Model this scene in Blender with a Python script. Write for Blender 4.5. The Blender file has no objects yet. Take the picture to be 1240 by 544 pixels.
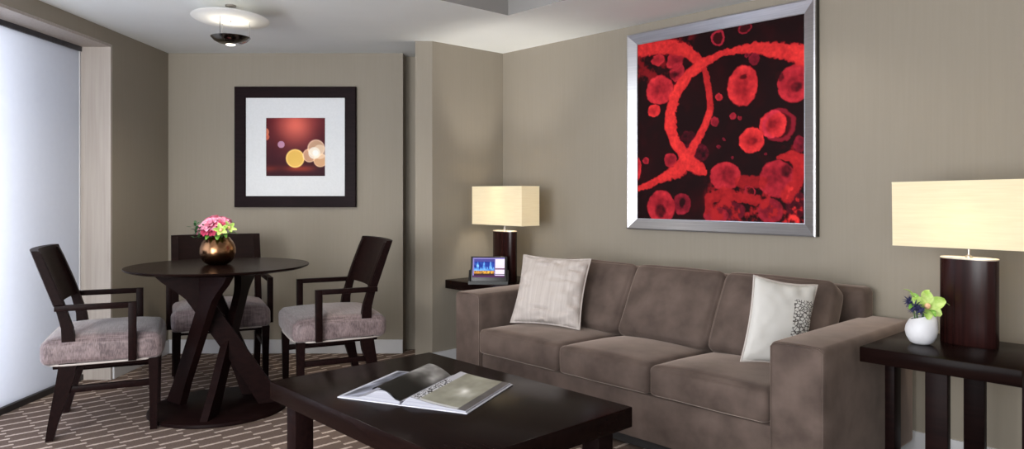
import bpy, bmesh, math, random
from mathutils import Vector, Matrix, noise
random.seed(7)
D = bpy.data
COL = bpy.context.scene.collection
PI = math.pi

# ------------------------------------------------------------------ helpers
def lin(c):
    return tuple(((v/255)/12.92 if v/255 <= .04045 else ((v/255+.055)/1.055)**2.4) for v in c)

def tag(o, label=None, cat=None, group=None, kind=None):
    if label: o['label'] = label
    if cat: o['category'] = cat
    if group: o['group'] = group
    if kind: o['kind'] = kind
    return o

def empty(name, loc=(0, 0, 0), rz=0.0):
    o = D.objects.new(name, None)
    o.empty_display_size = .1
    COL.objects.link(o)
    o.location = loc
    o.rotation_euler = (0, 0, rz)
    return o

def obj(name, bm, mat, parent=None, smooth=None, loc=None, rot=None):
    """Link a bmesh as ONE mesh object. smooth = angle in degrees for shading."""
    me = D.meshes.new(name)
    bmesh.ops.recalc_face_normals(bm, faces=bm.faces[:])
    if smooth is not None:
        for f in bm.faces: f.smooth = True
        for e in bm.edges:
            if len(e.link_faces) == 2 and e.calc_face_angle(0) > math.radians(smooth):
                e.smooth = False
    bm.to_mesh(me); bm.free()
    if mat: me.materials.append(mat)
    o = D.objects.new(name, me)
    COL.objects.link(o)
    if parent: o.parent = parent
    if loc is not None: o.location = loc
    if rot is not None: o.rotation_euler = rot
    return o

def merge(bm, other, M=None):
    if M is not None: bmesh.ops.transform(other, matrix=M, verts=other.verts[:])
    me = D.meshes.new('tmp'); other.to_mesh(me); other.free()
    bm.from_mesh(me); D.meshes.remove(me)
    return bm

def box(x0, x1, y0, y1, z0, z1, bev=.0, seg=2, bm=None):
    b = bmesh.new()
    bmesh.ops.create_cube(b, size=1)
    for v in b.verts:
        v.co = Vector(((x0+x1)/2+v.co.x*(x1-x0), (y0+y1)/2+v.co.y*(y1-y0), (z0+z1)/2+v.co.z*(z1-z0)))
    if bev > 0:
        bmesh.ops.bevel(b, geom=b.edges[:], offset=bev, segments=seg, profile=.5, affect='EDGES')
    return merge(bm, b) if bm is not None else b

def prism(pts, z0, z1, bm=None):
    b = bm or bmesh.new()
    lo = [b.verts.new((x, y, z0)) for x, y in pts]
    hi = [b.verts.new((x, y, z1)) for x, y in pts]
    n = len(pts)
    b.faces.new(lo[::-1]); b.faces.new(hi)
    for i in range(n): b.faces.new((lo[i], lo[(i+1) % n], hi[(i+1) % n], hi[i]))
    return b

def lathe(prof, n=48, bm=None, cx=0, cy=0, sx=1, sy=1):
    """prof: [(r,z)...] bottom to top; r=0 ends close the form."""
    b = bm or bmesh.new()
    rings = []
    for r, z in prof:
        if r < 1e-6: rings.append([b.verts.new((cx, cy, z))])
        else: rings.append([b.verts.new((cx+sx*r*math.cos(2*PI*i/n), cy+sy*r*math.sin(2*PI*i/n), z)) for i in range(n)])
    for a, c in zip(rings, rings[1:]):
        for i in range(n):
            j = (i+1) % n
            if len(a) == 1 and len(c) == 1: continue
            if len(a) == 1: b.faces.new((a[0], c[j], c[i]))
            elif len(c) == 1: b.faces.new((a[i], a[j], c[0]))
            else: b.faces.new((a[i], a[j], c[j], c[i]))
    return b

def tube(pts, r, n=8, closed=False, bm=None):
    b = bm or bmesh.new()
    pts = [Vector(p) for p in pts]
    m = len(pts); rings = []
    up = Vector((0, 0, 1))
    prev = None
    for i, p in enumerate(pts):
        if closed: t = pts[(i+1) % m]-pts[i-1]
        else: t = pts[min(i+1, m-1)]-pts[max(i-1, 0)]
        t.normalize()
        if prev is None:
            a = t.cross(up)
            if a.length < .05: a = t.cross(Vector((1, 0, 0)))
        else:
            a = prev-t*prev.dot(t)
        a.normalize(); prev = a
        c = t.cross(a)
        rr = r[i] if isinstance(r, (list, tuple)) else r
        rings.append([b.verts.new(p+rr*(math.cos(2*PI*k/n)*a+math.sin(2*PI*k/n)*c)) for k in range(n)])
    for i in range(m if closed else m-1):
        A, B = rings[i], rings[(i+1) % m]
        for k in range(n): b.faces.new((A[k], A[(k+1) % n], B[(k+1) % n], B[k]))
    if not closed:
        b.faces.new(rings[0][::-1]); b.faces.new(rings[-1])
    return b

def loft(sections, bm=None):
    """sections: list of equal-length closed loops of 3-D points."""
    b = bm or bmesh.new()
    rings = [[b.verts.new(p) for p in s] for s in sections]
    n = len(rings[0])
    for A, B in zip(rings, rings[1:]):
        for k in range(n): b.faces.new((A[k], A[(k+1) % n], B[(k+1) % n], B[k]))
    b.faces.new(rings[0][::-1]); b.faces.new(rings[-1])
    return b

def cushion(x0, x1, y0, y1, z0, z1, r=.03, crown=.03, front=.01, n=14, wob=.0, seed=0):
    """a stuffed cushion: rounded box with a crowned top and front (front is -y)"""
    b = bmesh.new()
    bmesh.ops.create_cube(b, size=2)
    bmesh.ops.subdivide_edges(b, edges=b.edges[:], cuts=n, use_grid_fill=True)
    a, c, h = (x1-x0)/2, (y1-y0)/2, (z1-z0)/2
    ctr = Vector(((x0+x1)/2, (y0+y1)/2, (z0+z1)/2))
    for v in b.verts:
        u = v.co.copy()
        # push the grid towards the edges so that the rounding gets vertices
        u = Vector([math.copysign(1-(1-abs(q))**1.6, q) for q in u])
        p = Vector((u.x*a, u.y*c, u.z*h))
        inner = Vector((max(-a+r, min(a-r, p.x)), max(-c+r, min(c-r, p.y)), max(-h+r, min(h-r, p.z))))
        d = p-inner
        if d.length > 1e-9: p = inner+d.normalized()*r
        fx, fy, fz = 1-min(1, abs(u.x))**2, 1-min(1, abs(u.y))**2, 1-min(1, abs(u.z))**2
        if u.z > 0: p.z += crown*(fx**.6)*(fy**.6)*u.z
        p.y += front*(fx**.6)*(fz**.6)*(u.y)
        p.x += .35*front*(fy**.6)*(fz**.6)*u.x
        if wob: p += noise.noise_vector(p*7+Vector((seed, 0, 0)))*wob
        v.co = p+ctr
    return b

def pillow(w, h, t, n=22, pinch=.10, seed=0, wr=.004):
    b = bmesh.new()
    side = {}
    for s in (1, -1):
        for i in range(n+1):
            for j in range(n+1):
                u, v = -1+2*i/n, -1+2*j/n
                edge = i in (0, n) or j in (0, n)
                if edge and s == -1: side[(s, i, j)] = side[(1, i, j)]; continue
                x = w/2*u*(1-pinch*(1-v*v)*abs(u)**2)
                y = h/2*v*(1-pinch*(1-u*u)*abs(v)**2)
                q = max(0, (1-u*u)*(1-v*v))
                z = s*t/2*q**.42
                rr = max(abs(u), abs(v))
                if not edge:
                    z += s*wr*noise.noise(Vector((u*3.1+seed, v*9, s)))*(.4+rr*1.8)
                side[(s, i, j)] = b.verts.new((x, y, z))
    for s in (1, -1):
        for i in range(n):
            for j in range(n):
                q = [side[(s, i, j)], side[(s, i+1, j)], side[(s, i+1, j+1)], side[(s, i, j+1)]]
                b.faces.new(q if s == 1 else q[::-1])
    return b

def pillow_edge(w, h, n=20, pinch=.10):
    pts = []
    for k in range(4*n):
        q, f = divmod(k, n); f = -1+2*f/n
        u, v = [(f, -1), (1, f), (-f, 1), (-1, -f)][q]
        pts.append((w/2*u*(1-pinch*(1-v*v)*abs(u)**2), h/2*v*(1-pinch*(1-u*u)*abs(v)**2), 0))
    return pts

def painted_grid(name, w, h, nx, ny, fn, mat, parent=None, plane='XZ', zf=None):
    """a flat (or zf-shaped) sheet whose own printed colours are a per-vertex colour attribute. fn(u,v) -> sRGB, u right, v down"""
    me = D.meshes.new(name)
    V, Fc, C = [], [], []
    for j in range(ny+1):
        for i in range(nx+1):
            u, v = i/nx, j/ny
            if plane == 'XZ': V.append((-w/2+w*u, 0, h/2-h*v))
            else: V.append((-w/2+w*u, h/2-h*v, zf(u, v) if zf else 0))
            C.extend(lin([max(0, min(255, q)) for q in fn(u, v)])+(1,))
    for j in range(ny):
        for i in range(nx):
            a = j*(nx+1)+i
            Fc.append((a, a+nx+1, a+nx+2, a+1))
    me.from_pydata(V, [], Fc)
    at = me.color_attributes.new('Print', 'FLOAT_COLOR', 'POINT')
    at.data.foreach_set('color', C)
    for p in me.polygons: p.use_smooth = True
    me.materials.append(mat)
    o = D.objects.new(name, me); COL.objects.link(o)
    if parent: o.parent = parent
    return o

# ------------------------------------------------------------------ materials
def nodes(name):
    m = D.materials.new(name); m.use_nodes = True
    nt = m.node_tree
    bs = nt.nodes['Principled BSDF']
    return m, nt, bs

def N(nt, t, **kw):
    n = nt.nodes.new(t)
    for k, v in kw.items(): setattr(n, k, v)
    return n

def math_(nt, op, a, b=None, c=None):
    n = nt.nodes.new('ShaderNodeMath'); n.operation = op
    for i, q in enumerate((a, b, c)):
        if q is None: continue
        if isinstance(q, (int, float)): n.inputs[i].default_value = q
        else: nt.links.new(q, n.inputs[i])
    return n.outputs[0]

def mixc(nt, fac, a, b):
    n = nt.nodes.new('ShaderNodeMix'); n.data_type = 'RGBA'
    for s, q in ((n.inputs[0], fac), (n.inputs[6], a), (n.inputs[7], b)):
        if isinstance(q, (int, float)): s.default_value = q
        elif isinstance(q, tuple): s.default_value = lin(q)+(1,)
        else: nt.links.new(q, s)
    return n.outputs[2]

def mat(name, c1, c2=None, rough=.6, scale=(20, 20, 20), metallic=0, spec=.5, bump=0, bscale=None, sheen=0, sheen_c=None, detail=4, coat=0, lo=.35, hi=.65, sub=None):
    m, nt, bs = nodes(name)
    bs.inputs['Roughness'].default_value = rough
    bs.inputs['Metallic'].default_value = metallic
    bs.inputs['Specular IOR Level'].default_value = spec
    bs.inputs['Coat Weight'].default_value = coat
    bs.inputs['Coat Roughness'].default_value = .08
    if sheen:
        bs.inputs['Sheen Weight'].default_value = sheen
        bs.inputs['Sheen Roughness'].default_value = .35
        bs.inputs['Sheen Tint'].default_value = lin(sheen_c or c1)+(1,)
    tc = N(nt, 'ShaderNodeTexCoord')
    mp = N(nt, 'ShaderNodeMapping'); mp.inputs['Scale'].default_value = scale
    nt.links.new(tc.outputs['Object'], mp.inputs[0])
    nz = N(nt, 'ShaderNodeTexNoise'); nz.inputs['Scale'].default_value = 1; nz.inputs['Detail'].default_value = detail
    nt.links.new(mp.outputs[0], nz.inputs['Vector'])
    if c2 is None: bs.inputs['Base Color'].default_value = lin(c1)+(1,)
    else:
        mr = N(nt, 'ShaderNodeMapRange'); mr.inputs[1].default_value = lo; mr.inputs[2].default_value = hi
        nt.links.new(nz.outputs[0], mr.inputs[0])
        nt.links.new(mixc(nt, mr.outputs[0], c1, c2), bs.inputs['Base Color'])
    if bump:
        bp = N(nt, 'ShaderNodeBump'); bp.inputs['Strength'].default_value = bump; bp.inputs['Distance'].default_value = .004
        if bscale:
            mp2 = N(nt, 'ShaderNodeMapping'); mp2.inputs['Scale'].default_value = bscale
            nt.links.new(tc.outputs['Object'], mp2.inputs[0])
            nz2 = N(nt, 'ShaderNodeTexNoise'); nz2.inputs['Scale'].default_value = 1; nz2.inputs['Detail'].default_value = 3
            nt.links.new(mp2.outputs[0], nz2.inputs['Vector']); src = nz2.outputs[0]
        else: src = nz.outputs[0]
        nt.links.new(src, bp.inputs['Height']); nt.links.new(bp.outputs[0], bs.inputs['Normal'])
    return m

def print_mat(name, rough=.5, emit=0):
    m, nt, bs = nodes(name)
    a = N(nt, 'ShaderNodeAttribute'); a.attribute_name = 'Print'
    nt.links.new(a.outputs['Color'], bs.inputs['Base Color'])
    bs.inputs['Roughness'].default_value = rough
    bs.inputs['Specular IOR Level'].default_value = .08
    if emit:
        nt.links.new(a.outputs['Color'], bs.inputs['Emission Color'])
        bs.inputs['Emission Strength'].default_value = emit
    return m

M = {}
M['wall'] = mat('wallpaper', (148, 140, 127), (146, 138, 125), rough=.75, scale=(90, 90, 3), spec=.25, bump=.03, bscale=(260, 260, 200))
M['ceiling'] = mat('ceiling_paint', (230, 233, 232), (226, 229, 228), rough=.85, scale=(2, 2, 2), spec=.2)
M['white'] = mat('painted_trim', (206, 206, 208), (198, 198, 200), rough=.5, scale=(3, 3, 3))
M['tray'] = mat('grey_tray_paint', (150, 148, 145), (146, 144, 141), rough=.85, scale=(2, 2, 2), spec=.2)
M['jamb'] = mat('pale_wood_jamb', (176, 167, 159), (166, 156, 148), rough=.5, scale=(60, 60, 2), spec=.35)
M['espresso'] = mat('espresso_wood', (28, 15, 14), (20, 10, 10), rough=.42, scale=(4, 60, 60), spec=.05)
M['espresso_top'] = mat('espresso_polished_wood', (25, 14, 12), (19, 10, 9), rough=.22, scale=(4, 50, 50), spec=.035)
M['mahogany'] = mat('mahogany_veneer', (44, 20, 18), (31, 13, 12), rough=.25, scale=(70, 70, 2), spec=.25)
M['velvet'] = mat('taupe_velvet', (102, 88, 81), (72, 61, 56), rough=.85, scale=(7, 7, 7), spec=.1, sheen=.8, sheen_c=(190, 172, 160), detail=8, bump=.12, bscale=(220, 220, 220), lo=.3, hi=.7)
M['ivory'] = mat('ivory_silk', (188, 179, 173), (176, 166, 160), rough=.55, scale=(90, 3, 3), spec=.35, sheen=.25, sheen_c=(255, 250, 245), bump=.15, bscale=(60, 8, 8))
M['bright_metal'] = mat('brushed_silver', (196, 196, 200), (182, 182, 188), rough=.28, scale=(4, 4, 200), metallic=.9)
M['pewter'] = mat('satin_pewter', (176, 172, 170), (160, 156, 155), rough=.38, scale=(80, 4, 4), metallic=.75)
M['black'] = mat('black_lacquer', (22, 20, 20), (17, 15, 15), rough=.35, scale=(20, 20, 20))
M['framewood'] = mat('dark_frame_wood', (30, 17, 20), (22, 12, 15), rough=.45, scale=(6, 60, 60), spec=.06)
M['matboard'] = mat('white_matboard', (226, 228, 230), (222, 224, 226), rough=.9, scale=(80, 80, 80), spec=.1)
M['bronze'] = mat('hammered_bronze', (172, 130, 94), (132, 94, 66), rough=.22, scale=(14, 14, 14), metallic=1, bump=.25, bscale=(26, 26, 26))
M['ceramic'] = mat('matte_white_ceramic', (222, 221, 224), (196, 196, 202), rough=.5, scale=(14, 14, 14), lo=.45, hi=.8)
M['paper'] = mat('book_paper', (168, 168, 176), (138, 138, 148), rough=.8, scale=(3, 3, 900), spec=.2)
M['bookcover'] = mat('book_boards', (214, 214, 222), (200, 200, 210), rough=.5, scale=(10, 10, 10))
M['chrome'] = mat('dark_chrome', (120, 116, 112), (95, 92, 88), rough=.16, scale=(6, 6, 6), metallic=1)
M['steel'] = mat('brushed_steel', (170, 165, 160), (150, 146, 142), rough=.3, scale=(30, 30, 30), metallic=1)
M['cap'] = mat('lamp_cap', (200, 190, 175), (190, 180, 165), rough=.4, scale=(30, 30, 30), metallic=.3)
M['track'] = mat('dark_track_metal', (74, 74, 80), (60, 60, 66), rough=.4, scale=(30, 30, 30), metallic=.3)
M['threshold'] = mat('dark_threshold', (44, 40, 40), (36, 33, 33), rough=.5, scale=(30, 30, 30))
M['dark_foot'] = mat('dark_plinth', (24, 19, 18), (18, 14, 14), rough=.6, scale=(30, 30, 30))
M['print'] = print_mat('printed_paper', .45)
M['canvas'] = print_mat('printed_canvas', .7)
M['screen'] = print_mat('lit_screen', .2, .5)
M['pink'] = mat('pink_petal', (216, 120, 152), (240, 176, 196), rough=.7, scale=(60, 60, 60), spec=.2)
M['rose'] = mat('deep_rose_petal', (186, 52, 84), (212, 84, 116), rough=.7, scale=(60, 60, 60), spec=.2)
M['lime'] = mat('lime_petal', (158, 196, 84), (200, 220, 136), rough=.6, scale=(50, 50, 50), spec=.3)
M['leaf'] = mat('green_leaf', (92, 150, 52), (126, 182, 72), rough=.5, scale=(50, 50, 50), spec=.4)
M['darkleaf'] = mat('dark_green_leaf', (34, 72, 40), (52, 98, 54), rough=.5, scale=(60, 60, 60), spec=.4)
M['thistle'] = mat('blue_thistle', (44, 44, 74), (66, 66, 104), rough=.7, scale=(80, 80, 80), spec=.2)
M['peach'] = mat('peach_lip', (236, 182, 140), (246, 214, 176), rough=.6, scale=(60, 60, 60), spec=.3)
M['moss'] = mat('stem_green', (70, 104, 52), (52, 84, 42), rough=.7, scale=(40, 40, 40))

def seat_fabric():
    m, nt, bs = nodes('mauve_chenille')
    tc = N(nt, 'ShaderNodeTexCoord')
    outs = []
    for sc in ((260, 16, 16), (16, 260, 60)):
        mp = N(nt, 'ShaderNodeMapping'); mp.inputs['Scale'].default_value = sc
        nt.links.new(tc.outputs['Object'], mp.inputs[0])
        nz = N(nt, 'ShaderNodeTexNoise'); nz.inputs['Scale'].default_value = 1; nz.inputs['Detail'].default_value = 3
        nt.links.new(mp.outputs[0], nz.inputs['Vector']); outs.append(nz.outputs[0])
    s = math_(nt, 'ADD', outs[0], outs[1])
    mr = N(nt, 'ShaderNodeMapRange'); mr.inputs[1].default_value = .72; mr.inputs[2].default_value = 1.28
    nt.links.new(s, mr.inputs[0])
    nt.links.new(mixc(nt, mr.outputs[0], (80, 65, 66), (140, 122, 122)), bs.inputs['Base Color'])
    bs.inputs['Roughness'].default_value = .6
    bs.inputs['Sheen Weight'].default_value = .3
    bp = N(nt, 'ShaderNodeBump'); bp.inputs['Strength'].default_value = .25; bp.inputs['Distance'].default_value = .003
    nt.links.new(s, bp.inputs['Height']); nt.links.new(bp.outputs[0], bs.inputs['Normal'])
    return m
M['seat'] = seat_fabric()

def carpet():
    m, nt, bs = nodes('dash_carpet')
    tc = N(nt, 'ShaderNodeTexCoord')
    wz = N(nt, 'ShaderNodeTexNoise'); wz.inputs['Scale'].default_value = 60
    nt.links.new(tc.outputs['Object'], wz.inputs['Vector'])
    sp = N(nt, 'ShaderNodeSeparateXYZ'); nt.links.new(tc.outputs['Object'], sp.inputs[0])
    wob = math_(nt, 'MULTIPLY', math_(nt, 'SUBTRACT', wz.outputs[0], .5), .012)
    X = math_(nt, 'ADD', sp.outputs[0], wob); Y = math_(nt, 'ADD', sp.outputs[1], wob)
    masks = []
    for ph in (0, .5):
        fx = math_(nt, 'FRACT', math_(nt, 'ADD', math_(nt, 'DIVIDE', X, PITCH), ph+50))
        ln = math_(nt, 'LESS_THAN', math_(nt, 'ABSOLUTE', math_(nt, 'SUBTRACT', fx, .5)), .09)
        fy = math_(nt, 'FRACT', math_(nt, 'ADD', math_(nt, 'DIVIDE', Y, DASH*2), ph+50))
        dm = math_(nt, 'LESS_THAN', math_(nt, 'ABSOLUTE', math_(nt, 'SUBTRACT', fy, .5)), .275)
        masks.append(math_(nt, 'MULTIPLY', ln, dm))
    mk = math_(nt, 'MAXIMUM', masks[0], masks[1])
    nz = N(nt, 'ShaderNodeTexNoise'); nz.inputs['Scale'].default_value = 140; nz.inputs['Detail'].default_value = 4
    nt.links.new(tc.outputs['Object'], nz.inputs['Vector'])
    base = mixc(nt, nz.outputs[0], (92, 76, 68), (126, 109, 99))
    lite = mixc(nt, nz.outputs[0], (186, 168, 156), (212, 196, 184))
    nt.links.new(mixc(nt, mk, base, lite), bs.inputs['Base Color'])
    bs.inputs['Roughness'].default_value = .95
    bs.inputs['Specular IOR Level'].default_value = .1
    bp = N(nt, 'ShaderNodeBump'); bp.inputs['Strength'].default_value = .5; bp.inputs['Distance'].default_value = .005
    nt.links.new(math_(nt, 'ADD', nz.outputs[0], math_(nt, 'MULTIPLY', mk, .4)), bp.inputs['Height'])
    nt.links.new(bp.outputs[0], bs.inputs['Normal'])
    return m
PITCH, DASH = .103, .125
M['carpet'] = carpet()

def translucent(name, c, tr=.6, fabric=None, c2=None, glow=0):
    m = D.materials.new(name); m.use_nodes = True
    nt = m.node_tree; nt.nodes.clear()
    out = N(nt, 'ShaderNodeOutputMaterial')
    df = N(nt, 'ShaderNodeBsdfDiffuse'); tl = N(nt, 'ShaderNodeBsdfTranslucent')
    mx = N(nt, 'ShaderNodeMixShader'); mx.inputs[0].default_value = tr
    if fabric:
        tc = N(nt, 'ShaderNodeTexCoord'); mp = N(nt, 'ShaderNodeMapping'); mp.inputs['Scale'].default_value = fabric
        nt.links.new(tc.outputs['Object'], mp.inputs[0])
        nz = N(nt, 'ShaderNodeTexNoise'); nz.inputs['Scale'].default_value = 1; nz.inputs['Detail'].default_value = 3
        nt.links.new(mp.outputs[0], nz.inputs['Vector'])
        col = mixc(nt, nz.outputs[0], c, c2 or c)
        nt.links.new(col, df.inputs[0]); nt.links.new(col, tl.inputs[0])
    else:
        df.inputs[0].default_value = lin(c)+(1,); tl.inputs[0].default_value = lin(c)+(1,)
    nt.links.new(df.outputs[0], mx.inputs[1]); nt.links.new(tl.outputs[0], mx.inputs[2])
    last = mx.outputs[0]
    if glow:                       # even emission put into the fabric, standing in for bulb light through it
        em = N(nt, 'ShaderNodeEmission'); em.inputs[1].default_value = glow
        nt.links.new(col, em.inputs[0])
        ad = N(nt, 'ShaderNodeAddShader'); nt.links.new(last, ad.inputs[0]); nt.links.new(em.outputs[0], ad.inputs[1])
        last = ad.outputs[0]
    nt.links.new(last, out.inputs[0])
    return m
M['shade'] = translucent('linen_shade', (238, 228, 200), .25, (8, 8, 160), (224, 211, 180), glow=.20)
M['frosted'] = translucent('frosted_glass', (226, 229, 236), .6, (30, 30, 30), (221, 224, 232))
M['opal'] = translucent('opal_glass', (238, 238, 236), .4)

def emis(name, c, s):
    m, nt, bs = nodes(name)
    bs.inputs['Base Color'].default_value = lin(c)+(1,)
    bs.inputs['Emission Color'].default_value = lin(c)+(1,)
    bs.inputs['Emission Strength'].default_value = s
    return m
M['lens'] = emis('lit_lens', (255, 246, 228), 4)

# ------------------------------------------------------------------ room frame
# the long wall behind the sofa runs at an angle to the wall behind the dining table:
# C is the room corner, e1 runs along the sofa wall towards the camera, e2 points from it into the room
H = 2.166
C = Vector((-.0657, 5.24))
_n = math.hypot(.678, .734)
e1 = Vector((.678/_n, -.734/_n)); e2 = Vector((-.734/_n, -.678/_n))
RW = math.atan2(e1.y, e1.x)
def W(s, t, z=0):
    p = C+s*e1+t*e2
    return Vector((p.x, p.y, z))
def P2(s, t):
    p = C+s*e1+t*e2
    return (p.x, p.y)

def struct(name, bm, m, **k):
    return tag(obj(name, bm, m, **k), kind='structure')

# floor (its own axes follow the sofa wall so that the dashes run square to it)
bm = box(-5.5, 6.5, -7.5, 1.6, -.05, 0)
fl = struct('floor', bm, M['carpet'], loc=W(0, 0, 0), rot=(0, 0, RW))

# ceiling with a recessed tray
T0, T1, S0, S1 = .728, 2.75, .853, 4.2
bm = bmesh.new()
def cell(s0, s1, t0, t1, z):
    vs = [bm.verts.new(W(s, t, z)) for s, t in ((s0, t0), (s1, t0), (s1, t1), (s0, t1))]
    bm.faces.new(vs)
cell(-4.2, S0, -.6, 6.5, H); cell(S1, 6, -.6, 6.5, H); cell(S0, S1, -.6, T0, H); cell(S0, S1, T1, 6.5, H)
struct('ceiling', bm, M['ceiling'])
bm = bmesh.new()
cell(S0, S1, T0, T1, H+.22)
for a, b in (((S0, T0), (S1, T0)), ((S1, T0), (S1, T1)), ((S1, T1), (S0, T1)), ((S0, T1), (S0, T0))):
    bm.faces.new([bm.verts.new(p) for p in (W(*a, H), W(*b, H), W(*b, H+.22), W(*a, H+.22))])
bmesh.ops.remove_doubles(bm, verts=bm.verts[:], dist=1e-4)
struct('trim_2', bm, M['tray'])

YB, XL = 5.226, -2.48
struct('wall_back', prism([(XL-.2, YB), (-.787, YB), (-.787, YB+.13), (.15, YB+.13), (.15, YB+.2), (XL-.2, YB+.2)], 0, H), M['wall'])
struct('wall_right', prism([P2(0, 0), P2(5.2, 0), P2(5.2, -.12), P2(-.05, -.12)], 0, H), M['wall'])
struct('wall_partition', prism([P2(0, 0), P2(0, .632), (-.643, 4.81), (-.16, 5.27), (-.03, 5.27)], 0, H), M['wall'])
# left wall: pier by the corner and the header over the window
bm = prism([(XL, 4.494), (XL, YB), (XL-.2, YB), (XL-.2, 4.494)], 0, H)
prism([(XL, .8), (XL, 4.494), (XL-.2, 4.494), (XL-.2, .8)], 2.077, H, bm)
struct('wall_left', bm, M['wall'])
# reveal lining
bm = box(XL-.185, XL-.001, 4.478, 4.4935, 0, 2.076)
box(XL-.185, XL-.001, .8, 4.478, 2.060, 2.0765, bm=bm)
struct('trim_1', bm, M['jamb'])
# frosted window
win = tag(empty('window_1', (XL-.19, 2.65, 0)), kind='structure')
obj('frosted_pane', box(-.012, 0, -1.85, 1.815, .035, 2.03), M['frosted'], win)
obj('head_track', box(-.03, .012, -1.85, 1.83, 2.03, 2.06), M['track'], win)
obj('sill_track', box(-.03, .02, -1.85, 1.83, 0, .035), M['threshold'], win)
obj('edge_strip', box(-.012, .006, 1.815, 1.83, .035, 2.03), M['white'], win)

# baseboards
struct('baseboard_back', box(XL, -.787, YB-.012, YB, 0, .1, .003), M['white'])
bm = prism([P2(.0, .632), P2(.012, .64), P2(.012, 0), P2(0, 0)], 0, .095)
struct('baseboard_partition', bm, M['white'])
struct('baseboard_right', prism([P2(0.012, 0), P2(5.2, 0), P2(5.2, .012), P2(0.012, .012)], 0, .095), M['white'])
struct('baseboard_left', box(XL, XL+.012, 4.494, YB-.012, 0, .1, .003), M['white'])

# ------------------------------------------------------------------ picture frames
def rect_frame(w, h, prof):
    """mitred frame in the local XZ plane, back at y=0, front towards -y. prof: [(inset, depth)] closed loop"""
    b = bmesh.new()
    rings = []
    for ins, dp in prof:
        x, z = w/2-ins, h/2-ins
        rings.append([b.verts.new((sx*x, -dp, sz*z)) for sx, sz in ((-1, -1), (1, -1), (1, 1), (-1, 1))])
    n = len(rings)
    for i in range(n):
        A, B = rings[i], rings[(i+1) % n]
        for k in range(4): b.faces.new((A[k], A[(k+1) % 4], B[(k+1) % 4], B[k]))
    return b

def smooth(a, b, x):
    t = max(0, min(1, (x-a)/(b-a))); return t*t*(3-2*t)

PATHS = [
[(-0.015,0.035,0.046),(0.114,0.031,0.045),(0.238,0.049,0.039),(0.330,0.084,0.038),(0.413,0.153,0.030),(0.444,0.161,0.030)],
[(0.432,0.163,0.028),(0.554,0.128,0.017),(0.682,0.122,0.022),(0.770,0.133,0.032),(0.856,0.158,0.041),(0.939,0.179,0.046),(1.009,0.206,0.052)],
[(0.432,0.168,0.027),(0.349,0.212,0.032),(0.291,0.270,0.033),(0.251,0.332,0.035),(0.231,0.429,0.033)],
[(0.227,0.411,0.037),(0.227,0.491,0.039),(0.255,0.562,0.034),(0.316,0.644,0.034),(0.337,0.690,0.045)],
[(0.438,0.180,0.013),(0.457,0.246,0.019),(0.471,0.321,0.021),(0.479,0.396,0.019),(0.475,0.454,0.018)],
[(0.474,0.431,0.020),(0.448,0.495,0.022),(0.403,0.570,0.024),(0.363,0.624,0.029),(0.337,0.667,0.045)],
[(0.337,0.684,0.051),(0.269,0.733,0.041),(0.177,0.766,0.025),(0.076,0.806,0.019),(-0.014,0.835,0.017)],
[(0.357,0.691,0.047),(0.409,0.720,0.039),(0.448,0.743,0.020)],
[(0.455,0.957,0.011),(0.474,0.880,0.028),(0.562,0.848,0.032),(0.658,0.880,0.023),(0.740,0.884,0.029)],
[(0.652,0.795,0.030),(0.717,0.791,0.031),(0.774,0.796,0.031)],
[(0.863,0.681,0.014),(0.928,0.673,0.026),(0.970,0.700,0.040),(0.959,0.799,0.030),(0.906,0.868,0.035)],
]
PLEV = [.95, .97, 1, 1, .85, .95, .95, .95, .7, .6, .75]
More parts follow.
